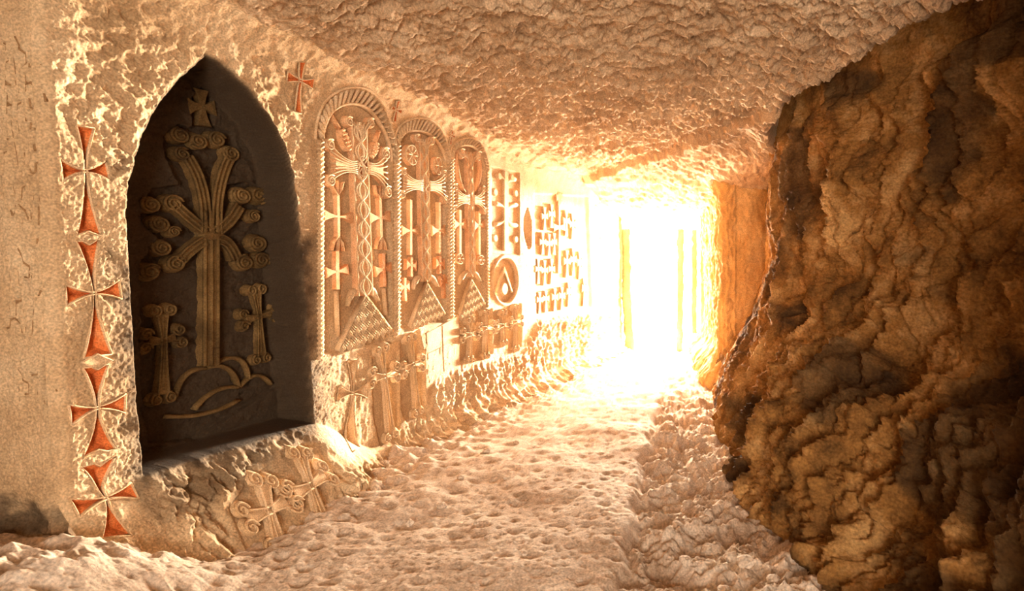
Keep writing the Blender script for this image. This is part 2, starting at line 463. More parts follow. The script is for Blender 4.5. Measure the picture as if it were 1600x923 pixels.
# ---- arched panels with rope borders
def arch_outline(s0, s1, zb, zs, zt, n=18):
    pts = [(s0, zb)]
    c = (0.5 * (s0 + s1), zs)
    pts += [tuple(p) for p in arc(c, -(s1 - s0) / 2, zt - zs, 0, math.pi, n)]
    pts.append((s1, zb)); return pts
PD = 0.034
def arch_panel(label, inner, outer, zb, nr):
    """inner / outer = (left px, spring px y, right px, top px (x, y))"""
    (lx, ly), (rx, ry), (tx, ty) = inner
    s0 = P(lx, ly)[0]; s1 = P(rx, ry)[0]; zs = 0.5 * (P(lx, ly)[1] + P(rx, ry)[1]); zt = P(tx, ty)[1]
    (lx, ly), (rx, ry), (tx, ty) = outer
    o0 = P(lx, ly)[0]; o1 = P(rx, ry)[0]; ot = P(tx, ty)[1]
    t = thing('arched_panel', label, 'carved panel', loc_on(0.5 * (s0 + s1), zb, 0))
    inn = arch_outline(s0, s1, zb, zs, zt)
    CARVE.append((inn, PD, 0.03)); SMOOTH.append((arch_outline(o0, o1, zb, zs, ot), 0.18))
    cs = 0.5 * (s0 + s1); oc = 0.5 * (o0 + o1)
    # arch head: a hollow moulding made of slanting ridges
    ro = (o1 - o0) / 2; ri = (s1 - s0) / 2
    CARVE.append((list(map(tuple, arc((oc, zs), ro * 0.98, ot - zs, 0, math.pi, 20))), 0.035, 0.05))
    head = MB().ridge(arc((oc, zs), ro, (ot - zs), 0, math.pi, 30), 0.03, -0.03, 0.012).build('arch_rim', M['carved'], t, True)
    lip = MB().ridge(arc((cs, zs), ri, zt - zs, 0, math.pi, 30), 0.03, -PD, 0.004).build('inner_lip', M['carved'], t, True)
    for k in range(nr):
        a = math.pi * (k + 0.5) / nr; b = a - 0.10
        p0 = (cs + ri * 1.02 * math.cos(a), zs + (zt - zs) * 1.02 * math.sin(a)); p2 = (oc + ro * 0.97 * math.cos(b), zs + (ot - zs) * 0.97 * math.sin(b))
        m_ = lerp(p0, p2, 0.5); m_ = (m_[0] + 0.012 * math.sin(a), m_[1] - 0.012 * math.cos(a))
        wd = 0.62 * math.pi * 0.5 * (ri + zt - zs) / nr
        MB().ridge(bez(p0, m_, p2, 6), wd, -0.06, 0.018, taper=([0, .5, 1], [.7, 1, .9])).build('rope_ridge', M['carved'], t, True)
    for sx, zlo in ((0.5 * (s0 + o0), zb - 0.02), (0.5 * (s1 + o1), zb + 0.05)):
        m = MB(); n = max(12, int((zs - zlo) / 0.035))
        m.ridge([(sx, zlo), (sx, 0.5 * (zlo + zs)), (sx, zs)], 0.035, -0.02, 0.012)
        for k in range(n):
            z = zlo + (zs - zlo) * (k + .5) / n
            m.ridge([(sx - 0.025, z - 0.013), (sx, z), (sx + 0.025, z + 0.013)], 0.018, -0.01, 0.022)
        m.build('rope_border', M['carved'], t, True)
    return t
q0, q1 = -PD - 0.015, -PD + 0.042
A = lambda x, y: P(x, y, -PD + 0.038)
def aw(x, y, p): return pxw(x, y, p, -PD + 0.038)
def ah(x, y, p): return pxh(x, y, p, -PD + 0.038)

def stem_interlace(parent, top, bot, wpx, mat='blush', k=9):
    a = A(*top); b = A(*bot); w = aw(*bot, wpx)
    s = MB().slab([(a[0] - w, a[1]), (b[0] - w * 1.1, b[1]), (b[0] + w * 1.1, b[1]), (a[0] + w, a[1])], q0, q1, 0.006).build('stem', M[mat], parent)
    m = MB(); n = 60; u = np.linspace(0, 1, n); x = a[0] + (b[0] - a[0]) * u; z = a[1] + (b[1] - a[1]) * u
    for ph, am in ((0, .75), (math.pi, .75), (0, .4), (math.pi, .4)):
        m.ridge(np.stack([x + w * am * np.sin(k * math.pi * u + ph), z], -1), w * 0.2, q1 - 0.006, q1 + 0.009)
    for e in (-.9, .9): m.ridge(np.stack([x + w * e, z], -1), w * 0.18, q1 - 0.006, q1 + 0.006)
    m.build('interlace', M['carved'], s, True)
    return s
def wing(parent, c, tip_u, tip_d, mat='blush', n=6):
    """cross arm that fans out, its face covered with nested curling lines, two curls at the tips"""
    C = np.array(A(*c)); U = np.array(A(*tip_u)); Dn = np.array(A(*tip_d)); w = 0.05
    mid = 0.55 * C + 0.225 * (U + Dn)
    up = bez(C + [0, w], mid + [0, 0.25 * w], U, 8); dn = bez(C - [0, w], mid - [0, 0.25 * w], Dn, 8)
    inner = bez(Dn, 0.35 * C + 0.325 * (U + Dn), U, 6)
    s = MB().slab(list(map(tuple, dn)) + list(map(tuple, inner[1:-1])) + list(map(tuple, up[::-1])), q0, q1, 0.006).build('cross_arm', M[mat], parent)
    m = MB()
    for k in range(n + 1):
        f_ = k / n; m.ridge(up * (1 - f_) + dn * f_, 0.012, q1 - 0.006, q1 + 0.009)
    m.build('interlace', M['carved'], s, True)
    r = 0.25 * np.linalg.norm(U - Dn)
    for e in (U, Dn):
        cv = MB().dome(e, r * .8, r * .8, q0, q1, 12).build('curl', M[mat], parent)
        MB().ridge(spiral(e, r * 0.7, 1.7, 1.0, 20), r * 0.2, q1 - 0.006, q1 + 0.010).build('spiral', M['carved'], cv, True)
def pendant(parent, top, neck, tip, wpx, mat='blush'):
    a = A(*top); n = A(*neck); e = A(*tip); w = aw(*neck, wpx)
    MB().ridge([a, lerp(a, n, .5), n], w * 0.9, q0, q1 - 0.01).build('stalk', M[mat], parent, True)
    d = np.array(e) - n; L = np.linalg.norm(d); c = lerp(n, e, .5); ang = math.atan2(d[1], d[0])
    b = MB().dome(c, L / 2, w, q0, q1, 14, 0.8, ang).build('grape_cluster', M[mat], parent)
    m = MB(); dd = d / L; q = np.array([-dd[1], dd[0]])
    for i in range(6):
        for j in (-1, 0, 1):
            p = np.array(n) + dd * L * (i + .6) / 6.4 + q * j * w * 0.5 * math.sin(math.pi * (i + .8) / 6.6)
            m.dome(p, L * 0.06, w * 0.22, q1 - 0.01, q1 + 0.012, 7, 0.5, ang)
    m.build('berries', M[mat], b, True)
def rosette(parent, c, rx, ry, spokes, name='rosette', mat='blush'):
    C = A(*c); a = aw(*c, rx); b = ah(*c, ry)
    s = MB().dome(C, a, b, q0, q1, 20, 0.9).build(name, M[mat], parent)
    m = MB()
    m.ridge(arc(C, a * .88, b * .88, 0, 2 * math.pi, 25)[:-1], a * 0.16, q1 - 0.006, q1 + 0.010, closed=True)
    m.build('ring', M['carved'], s, True)
    for k in range(spokes):
        an = 2 * math.pi * k / spokes
        MB().ridge([C, (C[0] + a * .45 * math.cos(an), C[1] + b * .45 * math.sin(an)), (C[0] + a * .84 * math.cos(an), C[1] + b * .84 * math.sin(an))],
                   a * 0.2, q1 - 0.006, q1 + 0.009, taper=([0, 1], [.4, 1.3])).build('petal', M['carved'], s, True)
def tree_cross(parent, c, top, bot, l, r, wpx, mat='blush', fork=True, name='side_cross'):
    C = np.array(A(*c)); w = aw(*c, wpx)
    m = MB()
    m.ridge([A(*top), C, A(*bot)], w * 1.6, q0, q1 - 0.006, flat=True)
    for e in (l, r): m.slab(flare(C, A(*e), w * 0.4, ah(*e, 9)), q0, q1 - 0.006, 0.004)
    s = m.build(name, M[mat], parent)
    if fork:
        for e, sg in ((top, 1), (bot, -1)):
            f = MB()
            E = np.array(A(*e)); k = 0.055
            for j in (-1, 0, 1): f.ridge([E - [0, 0.02 * sg], E + [j * k * .7, sg * k * .6], E + [j * k, sg * k * 1.7]], w * 0.8, q0, q1)
            f.build('fork', M[mat], s, True)
def lattice(parent, apex, bl, br, ml=None, n=8):
    """pyramid hill under the cross, covered with a woven basket pattern"""
    a = np.array(A(*apex)); l = np.array(A(*bl)); r = np.array(A(*br))
    s = MB().slab([tuple(a), tuple(l), tuple(r)], q0, q1 - 0.012, 0.004).build('stepped_hill', M['carved'], parent)
    def bary(u, v): return a + (l - a) * u + (r - a) * v
    m1 = MB(); m2 = MB()
    for i in range(n):
        for j in range(n):
            if i + j > n - 1: continue
            u0, v0 = i / n, j / n; d = 1 / n
            if (i + j) % 2 == 0:
                for k in (.22, .5, .78): m1.ridge([bary(u0 + d * k, v0 + d * .02), bary(u0 + d * k, v0 + d * .98)], 0.2 * d * np.linalg.norm(l - a), q1 - 0.016, q1 + 0.006)
            else:
                for k in (.22, .5, .78): m2.ridge([bary(u0 + d * .02, v0 + d * k), bary(u0 + d * .98, v0 + d * k)], 0.2 * d * np.linalg.norm(r - a), q1 - 0.016, q1 + 0.006)
    tag(m1.build('weave', M['carved'], s, True), kind='stuff'); tag(m2.build('weave', M['carved'], s, True), kind='stuff')
    MB().ridge([tuple(l), tuple(a), tuple(r)], 0.02, q0, q1 + 0.004).build('hill_edge', M['carved'], parent, True)

p1 = arch_panel('largest rope-edged arch panel, right of the dark niche, with grape clusters', ((506, 238), (614, 238), (556, 160)), ((493, 238), (622, 238), (552, 130)), 0.92, 26)
stem_interlace(p1, (561, 192), (571, 462), 12)
wing(p1, (558, 262), (516, 226), (517, 282)); wing(p1, (574, 262), (603, 240), (606, 300))
wing(p1, (563, 222), (546, 190), (580, 192))
rosette(p1, (566, 260), 9, 18, 8, 'medallion', 'red')
pendant(p1, (520, 176), (534, 200), (547, 238), 7); pendant(p1, (596, 205), (590, 222), (579, 248), 6)
tree_cross(p1, (530, 338), (529, 302), (530, 372), (508, 336), (553, 340), 3); tree_cross(p1, (596, 340), (595, 308), (597, 372), (580, 340), (611, 338), 3)
tree_cross(p1, (528, 424), (528, 392), (529, 452), (511, 426), (546, 421), 4, 'rust', False); tree_cross(p1, (601, 420), (600, 396), (602, 448), (588, 424), (613, 418), 3.5, 'rust', False)
for a_, b_ in (((530, 455), (532, 525)), ((604, 450), (607, 492))):
    MB().ridge([A(*a_), A(*lerp(a_, b_, .5)), A(*b_)], 0.03, q0, q1 - 0.01).build('cord', M['carved'], p1, True)
for pts in (((566, 452), (552, 452), (546, 478)), ((576, 452), (588, 448), (593, 470))):
    MB().ridge(bez(*[A(*p) for p in pts], 8), 0.07, q0, q1, taper=([0, .5, 1], [.5, 1, .2])).build('root_leaf', M['carved'], p1, True)
lattice(p1, (572, 460), (529, 548), (613, 515))

p2 = arch_panel('middle rope-edged arch panel with a spoked wheel beside its cross', ((625, 240), (698, 240), (657, 203)), ((617, 240), (704, 240), (657, 181)), 1.03, 24)
stem_interlace(p2, (662, 222), (667, 440), 7)
wing(p2, (660, 290), (631, 268), (629, 304)); wing(p2, (668, 290), (694, 272), (696, 312)); wing(p2, (664, 240), (652, 216), (676, 220))
rosette(p2, (643, 242), 10, 17, 8); rosette(p2, (684, 259), 7, 15, 6, 'oval_rosette')
tree_cross(p2, (643, 360), (643, 312), (643, 398), (629, 360), (657, 360), 2.5, 'blush', False); tree_cross(p2, (688, 360), (688, 316), (688, 396), (676, 360), (697, 360), 2.5, 'blush', False)
tree_cross(p2, (644, 414), (644, 402), (644, 432), (636, 413), (652, 415), 2.5, 'rust', False); tree_cross(p2, (689, 412), (689, 400), (689, 428), (682, 411), (696, 412), 2.5, 'rust', False)
tree_cross(p2, (634, 448), (634, 434), (635, 470), (627, 449), (641, 447), 2.5, 'rust', False); tree_cross(p2, (695, 440), (695, 428), (696, 466), (689, 440), (700, 438), 2, 'rust', False)
for pts in (((664, 430), (652, 434), (648, 452)), ((670, 430), (682, 432), (686, 448))):
    MB().ridge(bez(*[A(*p) for p in pts], 8), 0.07, q0, q1, taper=([0, .5, 1], [.5, 1, .2])).build('root_leaf', M['carved'], p2, True)
lattice(p2, (668, 442), (642, 512), (696, 490))

p3 = arch_panel('smallest and farthest rope-edged arch panel with small globes', ((709, 258), (758, 256), (733, 226)), ((703, 258), (764, 256), (733, 213)), 1.09, 22)
stem_interlace(p3, (735, 238), (738, 432), 5)
wing(p3, (733, 312), (712, 292), (711, 326)); wing(p3, (739, 312), (755, 296), (757, 330)); wing(p3, (736, 262), (722, 240), (748, 244))
for pts in (((716, 240), (714, 275), (728, 300)), ((752, 250), (756, 275), (744, 298))):
    MB().ridge(bez(*[A(*p) for p in pts], 8), 0.09, q0, q1, taper=([0, .5, 1], [.3, 1, .3])).build('leaf', M['blush'], p3, True)
tree_cross(p3, (720, 350), (720, 328), (720, 398), (711, 350), (730, 350), 2.5, 'blush', False); tree_cross(p3, (750, 352), (750, 330), (750, 398), (742, 352), (758, 350), 2.5, 'blush', False)
rosette(p3, (718, 404), 7, 9, 6, 'globe'); rosette(p3, (751, 406), 6, 8, 6, 'globe')
for pts in (((734, 424), (724, 430), (720, 444)), ((740, 424), (750, 428), (752, 440))):
    MB().ridge(bez(*[A(*p) for p in pts], 8), 0.07, q0, q1, taper=([0, .5, 1], [.5, 1, .2])).build('root_leaf', M['carved'], p3, True)
lattice(p3, (737, 436), (718, 498), (758, 474))

# ---- fourth, unarched panel with a wreath
pl = PP([(768, 258), (812, 268), (812, 400), (768, 398)])
CARVE.append((pl, 0.022, 0.03)); SMOOTH.append((pl, 0.3))
p4 = thing('carved_relief', 'weathered square-topped panel with a cross, right of the smallest arch', 'carved panel', loc_on(*P(790, 398)))
G = lambda x, y: P(x, y, -0.01)
for a_, b_ in (((790, 268), (790, 392)),):
    MB().ridge([G(*a_), G(*lerp(a_, b_, .5)), G(*b_)], 0.11, -0.06, 0.004, flat=True).build('stem', M['carved'], p4)
for c_, e_ in (((790, 335), (772, 318)), ((790, 335), (772, 350)), ((790, 335), (808, 320)), ((790, 335), (808, 352)), ((790, 290), (775, 275)), ((790, 290), (806, 280))):
    MB().ridge(bez(G(*c_), G(c_[0], e_[1]), G(*e_), 8), 0.07, -0.06, 0.004).build('branch', M['carved'], p4, True)
for x, y in ((774, 300), (806, 302), (774, 372), (806, 374), (780, 275), (800, 278)):
    MB().dome(G(x, y), 0.055, 0.05, -0.06, 0.0).build('bud', M['carved'], p4)
w_ = thing('carved_wreath', 'oval carved wreath enclosing a peaked figure below the square-topped panel', 'carving', loc_on(*P(790, 478)))
C = P(790, 438); a_, b_ = pxw(790, 438, 20), pxh(790, 438, 38)
CARVE.append((list(map(tuple, arc(C, a_, b_, 0, 2 * math.pi, 24)[:-1])), 0.035, 0.03)); SMOOTH.append((list(map(tuple, arc(C, a_ * 1.2, b_ * 1.2, 0, 6.283, 24)[:-1])), 0.3))
MB().ridge(arc(C, a_, b_, 0, 2 * math.pi, 33)[:-1], 0.06, -0.04, 0.016, closed=True).build('ring', M['carved'], w_, True)
MB().ridge([(C[0] - a_ * .6, C[1] - b_ * .5), (C[0], C[1] + b_ * .5), (C[0] + a_ * .6, C[1] - b_ * .5)], 0.06, -0.05, 0.0).build('gable', M['carved'], w_, True)
MB().dome((C[0], C[1] - b_ * .35), a_ * .3, b_ * .3, -0.05, -0.005).build('boss', M['carved'], w_)

# ---- crosses of the lower band
def low(c, t_, b_, l_, r_, label, w, r, ground, name='looped_cross', depth=0.02):
    h_ = -0.005
    g = PP(ground); CARVE.append((g, depth, 0.025)); SMOOTH.append((g, 0.12))
    return bud_cross(name, label, P(*c, h_), [P(*e, h_) for e in (t_, b_, l_, r_)], w, r, -depth - 0.02, 0.016)
low((598, 587), (592, 545), (609, 680), (578, 590), (617, 580), 'tallest raised cross with curled ends below the largest arch', 0.03, 0.052,
    [(580, 545), (600, 535), (625, 545), (626, 670), (596, 700), (582, 650)])
low((643, 568), (638, 528), (650, 643), (628, 578), (657, 566), 'raised cross with curled ends beside the blank dressed slab', 0.028, 0.047,
    [(625, 530), (655, 512), (664, 560), (666, 645), (634, 662), (626, 640)])
C = P(551, 614)
red_cross('incised_cross', 'long unpainted incised cross under the lattice hill of the largest arch', C,
          [(C, P(551, 562), 0.01, pxw(551, 562, 8)), (C, P(556, 702), 0.01, pxw(556, 702, 8)), (C, P(528, 614), 0.008, pxh(528, 614, 12)), (C, P(573, 609), 0.008, pxh(573, 609, 12))], d=0.025, mat='carved')
SMOOTH.append((PP([(525, 560), (580, 545), (590, 705), (535, 722)]), 0.4))
for c, tt, bb, ll, rr, lab in [((733, 522), (732, 500), (732, 562), (721, 524), (744, 520), 'left one of four small raised crosses right of the blank slab'),
                               ((757, 512), (756, 488), (757, 556), (748, 515), (768, 510), 'second of four small raised crosses right of the blank slab'),
                               ((784, 508), (784, 488), (786, 536), (774, 510), (794, 506), 'third of four small raised crosses, below the carved wreath'),
                               ((804, 502), (803, 480), (805, 545), (796, 504), (813, 500), 'right one of four small raised crosses, below the carved wreath')]:
    low(c, tt, bb, ll, rr, lab, 0.032, 0.046, [(ll[0] - 3, tt[1] - 4), (rr[0] + 2, tt[1] - 8), (rr[0] + 2, bb[1] - 2), (ll[0] - 3, bb[1] + 4)], depth=0.02)
g = PP([(666, 520), (716, 493), (718, 572), (671, 597)])
SMOOTH.append((g, 0.2))
sl = thing('dressed_slab', 'blank pale dressed slab below the middle arch', 'stone slab', loc_on(*P(694, 580)))
MB().slab(g, -0.05, 0.004, 0.004).build('face', M['carved'], sl)
MB().ridge([P(691, 508), P(692, 545), P(694, 580)], 0.006, 0.0, 0.0065).build('scored_line', M['carved'], sl, True)
MB().ridge([P(668, 552), P(692, 541), P(717, 531)], 0.006, 0.0, 0.0065).build('scored_line', M['carved'], sl, True)

# ---- two crosses on the sloping foot under the niche
g = PP([(352, 790), (400, 735), (470, 690), (508, 690), (528, 800), (520, 835), (432, 880), (388, 872)])
CARVE.append((g, 0.02, 0.03)); SMOOTH.append((g, 0.15))
Q = lambda x, y: P(x, y, -0.005)
bud_cross('looped_cross', 'left one of two raised crosses on the rubble foot under the niche', Q(416, 796), [Q(405, 748), Q(432, 852), Q(380, 809), Q(448, 777)], 0.034, 0.047, -0.05, 0.022)
bud_cross('looped_cross', 'right one of two raised crosses on the rubble foot under the niche', Q(481, 757), [Q(463, 706), Q(503, 817), Q(452, 772), Q(507, 737)], 0.034, 0.047, -0.05, 0.022)

# ---- far field of small crosses
CARVE.append((PP([(818, 340), (824, 322), (830, 345), (830, 385), (826, 392), (819, 370)]), 0.06, 0.04))
far = [(873, 355, 9, 55, 72, 'tall cross in the middle of the far field of small crosses'),
       (850, 338, 5, 15, 22, 'a'), (861, 334, 5, 15, 22, 'a'), (847, 378, 5, 15, 20, 'a'), (857, 380, 5, 15, 20, 'a'), (865, 378, 4, 14, 20, 'a'),
       (840, 420, 5, 16, 24, 'a'), (850, 422, 5, 16, 24, 'a'), (861, 420, 5, 16, 24, 'a'), (884, 345, 5, 16, 24, 'a'), (894, 350, 5, 16, 24, 'a'),
       (885, 408, 5, 17, 26, 'a'), (895, 405, 5, 17, 26, 'a'), (905, 410, 4, 17, 26, 'a'), (842, 468, 5, 12, 22, 'a'), (852, 466, 5, 12, 22, 'a'),
       (866, 464, 5, 14, 22, 'a'), (877, 462, 5, 14, 22, 'a'), (888, 455, 4, 14, 24, 'a'), (912, 450, 4, 16, 28, 'a'), (873, 308, 5, 8, 12, 'a')]
g = PP([(834, 300), (920, 305), (925, 482), (838, 492)]); CARVE.append((g, 0.022, 0.04)); SMOOTH.append((g, 0.35))
ORD = ['first', 'second', 'third', 'fourth', 'fifth', 'sixth', 'seventh', 'eighth', 'ninth', 'tenth', 'eleventh', 'twelfth', 'thirteenth', 'fourteenth', 'fifteenth']
rows = {'top': [], 'second': [], 'third': [], 'bottom': []}
for r in far[1:-1]: rows['top' if r[1] < 352 else 'second' if r[1] < 390 else 'third' if r[1] < 430 else 'bottom'].append(r)
for x, y, hw, up, dn, lab in far:
    K = lambda a, b: P(a, b, -0.01)
    one = lab != 'a'
    if y == 308: lab = 'tiny raised cross just above the tall cross of the far field'
    elif not one:
        rn = [k for k, v in rows.items() if any(q[:2] == (x, y) for q in v)][0]
        lab = '%s small raised cross from the left in the %s row near the exit' % (ORD[sorted(q[0] for q in rows[rn]).index(x)], rn)
    flat_cross('relief_cross' if not one else 'tall_relief_cross', lab, K(x, y),
               [K(x, y - up), K(x, y + dn), K(x - hw, y), K(x + hw, y)], pxw(x, y, 1.2), pxw(x, y, 2.6), -0.06, 0.006,
               group=None if one else 'small crosses in rows near the exit')

# ================================================================== the left wall itself
zone_px = [(495, 722), (590, 706), (665, 645), (676, 600), (725, 575), (815, 552), (840, 495), (935, 485), (935, 300), (770, 245), (700, 208), (620, 170), (540, 128), (490, 165), (485, 400)]
zone = PP(zone_px)
cols_px = np.concatenate([np.arange(80, 960, 1.55), [962, 966, 970]])
s_cols = np.array([(-P0[0]) / (-(x - CX) / F + 0.265) / 0.9666 for x in cols_px])
z_rows = np.concatenate([np.linspace(-0.2, 3.05, 600), np.linspace(3.06, 3.45, 40)])
Sg, Zg = np.meshgrid(s_cols, z_rows)
lean = (0.055 - 0.04 * Zg) * np.clip(1 - (Sg - S0) / 0.6, 0, 1) ** 2
Sg = Sg + lean
shape = Sg.shape; s = Sg.ravel(); z = Zg.ravel()
amp = np.ones_like(s)
sdz = poly_sdf(s, z, zone)
amp_zone = 0.15 + 0.85 * sstep(-0.03, 0.10, sdz)
amp *= amp_zone
amp *= 0.22 + 0.78 * sstep(0.24, 0.40, s - S0 + 0.35 * sstep(1.75, 2.35, z) - 0.06)     # dressed pier
carve = np.zeros_like(s)
def near(poly, mgn):
    p = np.asarray(poly); return (s > p[:, 0].min() - mgn) & (s < p[:, 0].max() + mgn) & (z > p[:, 1].min() - mgn) & (z < p[:, 1].max() + mgn)
for poly, k in SMOOTH:
    m = near(poly, 0.12); d = poly_sdf(s[m], z[m], poly)
    amp[m] = np.minimum(amp[m], k + (1 - k) * sstep(-0.01, 0.08, d))
for c in CARVE:
    poly, dep, wd = c[:3]
    m = near(poly, 0.02); d = poly_sdf(s[m], z[m], poly)
    t_ = (d < 0).astype(float) if wd == 0 else sstep(0.0, wd, -d)
    if len(c) > 3: t_ = t_ * sstep(0.0, 0.045, -poly_sdf(s[m], z[m], c[3]))
    carve[m] = np.minimum(carve[m], -dep * t_)
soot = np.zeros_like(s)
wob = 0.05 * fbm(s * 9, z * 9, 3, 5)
for poly, st, soft in SOOT_SHADE:
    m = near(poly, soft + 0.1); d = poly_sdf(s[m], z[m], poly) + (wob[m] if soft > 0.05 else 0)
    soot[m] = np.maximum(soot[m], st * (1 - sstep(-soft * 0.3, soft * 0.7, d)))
# soot licked onto the rock along the sill and on the pier beside the niche
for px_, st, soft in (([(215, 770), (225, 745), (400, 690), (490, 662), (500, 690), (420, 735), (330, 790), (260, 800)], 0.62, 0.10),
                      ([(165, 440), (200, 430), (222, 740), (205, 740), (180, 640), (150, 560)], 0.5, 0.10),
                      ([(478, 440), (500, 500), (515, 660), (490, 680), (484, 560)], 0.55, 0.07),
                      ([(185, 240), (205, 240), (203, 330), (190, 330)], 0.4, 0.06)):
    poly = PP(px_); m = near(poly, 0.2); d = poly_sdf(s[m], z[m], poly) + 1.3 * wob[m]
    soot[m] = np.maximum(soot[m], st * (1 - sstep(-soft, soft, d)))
# tool marks
pits = -0.012 * (1 - sstep(0.0, 0.62, worley(s * 11 + 0.4 * perlin(s * 6, z * 6, 3), z * 15, 11)))
hammer = 0.012 * fbm(s * 7, z * 9, 5, 21, 0.5) + pits + 0.003 * ridged(s * 28, z * 34, 2, 3)
vert = 0.024 * ridged(s * 15 + 0.5 * perlin(s * 5, z * 5, 8), z * 3.6, 3, 41, 0.55) + 0.012 * fbm(s * 30, z * 18, 3, 44)
foot = 0.050 * fbm(s * 5, z * 6, 5, 61, 0.55) + 0.025 * ridged(s * 11 + z * 5, z * 8 - s * 4, 3, 63)
kf = sstep(0.06, -0.16, z - za(s)); kv = sstep(1.05, 0.80, z) * (1 - kf) * sstep(4.3, 4.6, s)
disp = hammer * (1 - kv) * (1 - kf) + vert * kv + foot * kf
large = 0.03 * perlin(s * 1.1, z * 1.3, 71)
n_ = nbase(s, z) + carve + disp * amp + large * np.clip(sdz / 0.3, 0, 1) * (soot < 0.3)
n_ += 0.0022 * fbm(s * 60, z * 60, 2, 81)
ds = np.clip(s - (S0 + 0.055 - 0.04 * z), 0, 1); r_ = 0.05
n_ -= np.where(ds < r_, r_ - np.sqrt(np.clip(r_ * r_ - (r_ - ds) ** 2, 0, None)), 0)
rv = np.clip(-carve / D, 0, 1); rv = 4 * rv * (1 - rv) * (carve < -0.1)
s = s + rv * (0.02 * fbm(s * 12 + n_ * 14, z * 9 + n_ * 9, 4, 85))
X = P0[0] + T[0] * s + NN[0] * n_; Y = P0[1] + T[1] * s + NN[1] * n_
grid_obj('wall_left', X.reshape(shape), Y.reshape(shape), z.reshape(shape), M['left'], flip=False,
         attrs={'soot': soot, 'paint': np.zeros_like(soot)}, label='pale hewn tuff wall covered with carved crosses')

# ---- pier face turned towards us, with the inscription
tile = [(0, 40, .1734, [[(115, 90), (155, 170), (150, 200), (215, 250), (220, 330), (190, 365)], [(40, 390), (40, 320), (70, 310)], [(110, 290), (125, 430)], [(245, 330), (245, 370)], [(290, 330), (290, 370)],
        [(350, 340), (345, 370)], [(35, 450), (30, 595)], [(35, 510), (90, 540)], [(125, 490), (130, 530)], [(160, 500), (155, 600)], [(215, 440), (215, 590)], [(220, 520), (255, 505), (280, 530)],
        [(50, 620), (45, 790)], [(50, 700), (95, 715)], [(145, 790), (145, 700), (175, 690)], [(245, 650), (255, 730), (275, 745)], [(325, 750), (312, 615), (345, 605)], [(375, 605), (390, 680)],
        [(160, 800), (160, 830)], [(95, 860), (100, 923)], [(270, 870), (270, 920)], [(15, 150), (40, 170), (38, 220)], [(262, 15), (265, 60)], [(290, 70), (310, 110), (270, 140)]]),
        (0, 180, .1734, [[(155, 0), (155, 25)], [(215, 10), (215, 45), (240, 50)], [(260, 60), (255, 125)], [(320, 60), (320, 110), (290, 120)], [(90, 60), (105, 200)], [(155, 90), (155, 140)], [(45, 210), (70, 215)],
        [(320, 140), (345, 350)], [(400, 160), (395, 190)], [(285, 255), (295, 320)], [(115, 240), (130, 320), (150, 440)], [(205, 330), (205, 370)], [(30, 510), (20, 330), (50, 325)],
        [(255, 480), (262, 510), (280, 525), (300, 500), (300, 430), (345, 415), (362, 445)], [(355, 490), (355, 540), (385, 605)], [(185, 505), (185, 560)], [(105, 640), (125, 710)], [(215, 630), (185, 650), (180, 760)],
        [(20, 705), (25, 745)], [(240, 715), (240, 760)], [(290, 720), (290, 765)], [(345, 705), (340, 770)], [(375, 690), (385, 730)], [(80, 860), (95, 890), (125, 880), (125, 810), (155, 800), (175, 830)],
        [(220, 860), (235, 920)], [(330, 820), (335, 900)], [(385, 870), (385, 920)]]),
        (0, 320, .1734, [[(80, 40), (90, 90), (115, 90), (125, 20)], [(165, 10), (215, 60), (240, 140)], [(265, 70), (265, 130)], [(330, 20), (330, 180)], [(385, 70), (380, 120)],
        [(145, 390), (190, 480), (195, 520), (250, 560), (245, 660), (205, 650)], [(60, 470), (70, 530)], [(75, 620), (80, 690)], [(150, 590), (160, 710)], [(270, 630), (270, 660)], [(365, 470), (370, 650)],
        [(380, 670), (405, 800), (405, 910)], [(75, 740), (70, 800)], [(130, 860), (130, 920)], [(350, 770), (330, 820)], [(320, 300), (315, 350)]]),
        (0, 460, .195, [[(60, 70), (65, 120)], [(160, 45), (120, 60), (115, 170)], [(175, 125), (175, 160)], [(210, 125), (210, 165)], [(260, 120), (255, 165)], [(40, 270), (65, 260), (70, 200), (105, 190), (155, 240), (165, 310)],
        [(195, 260), (195, 310)], [(250, 205), (245, 320)], [(355, 20), (360, 90)], [(370, 490), (375, 575)], [(150, 530), (165, 560)], [(135, 600), (165, 650), (170, 690), (215, 715), (220, 800), (185, 800)],
        [(290, 590), (290, 640), (240, 650)], [(345, 680), (370, 700)], [(140, 740), (145, 860)], [(245, 780), (245, 805)], [(290, 780), (290, 805)], [(380, 750), (390, 900)], [(430, 750), (440, 780)], [(340, 850), (350, 880)]])]
YF = 2.64
def corner(zz):
    sc = S0 + 0.055 - 0.04 * zz
    return P0[0] + T[0] * sc + NN[0] * (-0.05), P0[1] + T[1] * sc + NN[1] * (-0.05)
def Fp(u, zz, h):
    """pier face: u to the left of the corner, h towards the viewer"""
    u = np.asarray(u, float); zz = np.asarray(zz, float)
    xc, yc = corner(np.clip(zz, 0, 3.3))
    return np.stack([xc - u, yc - h + 0.10 * u + 0 * zz, zz + 0 * u], -1)
def FP(x, y):
    zz = 1.5
    for _ in range(10):
        xc, yc = corner(zz); u = 0
        for _ in range(6):
            yy = yc + 0.10 * u; u = xc - (x - CX) / F * yy
        zz = 1.5 - (y - CY) / F * yy
    return (u, zz)
u_ = np.concatenate([np.linspace(0, 0.36, 105), np.linspace(0.37, 0.8, 40), np.linspace(0.83, 2.6, 30)])
zr = np.linspace(-0.2, 3.45, 820)
Ug, Zg2 = np.meshgrid(u_, zr); uu = Ug.ravel(); zz = Zg2.ravel()
hh = 0.006 * fbm(uu * 9, zz * 9, 4, 91) + 0.0025 * fbm(uu * 50, zz * 50, 2, 93)
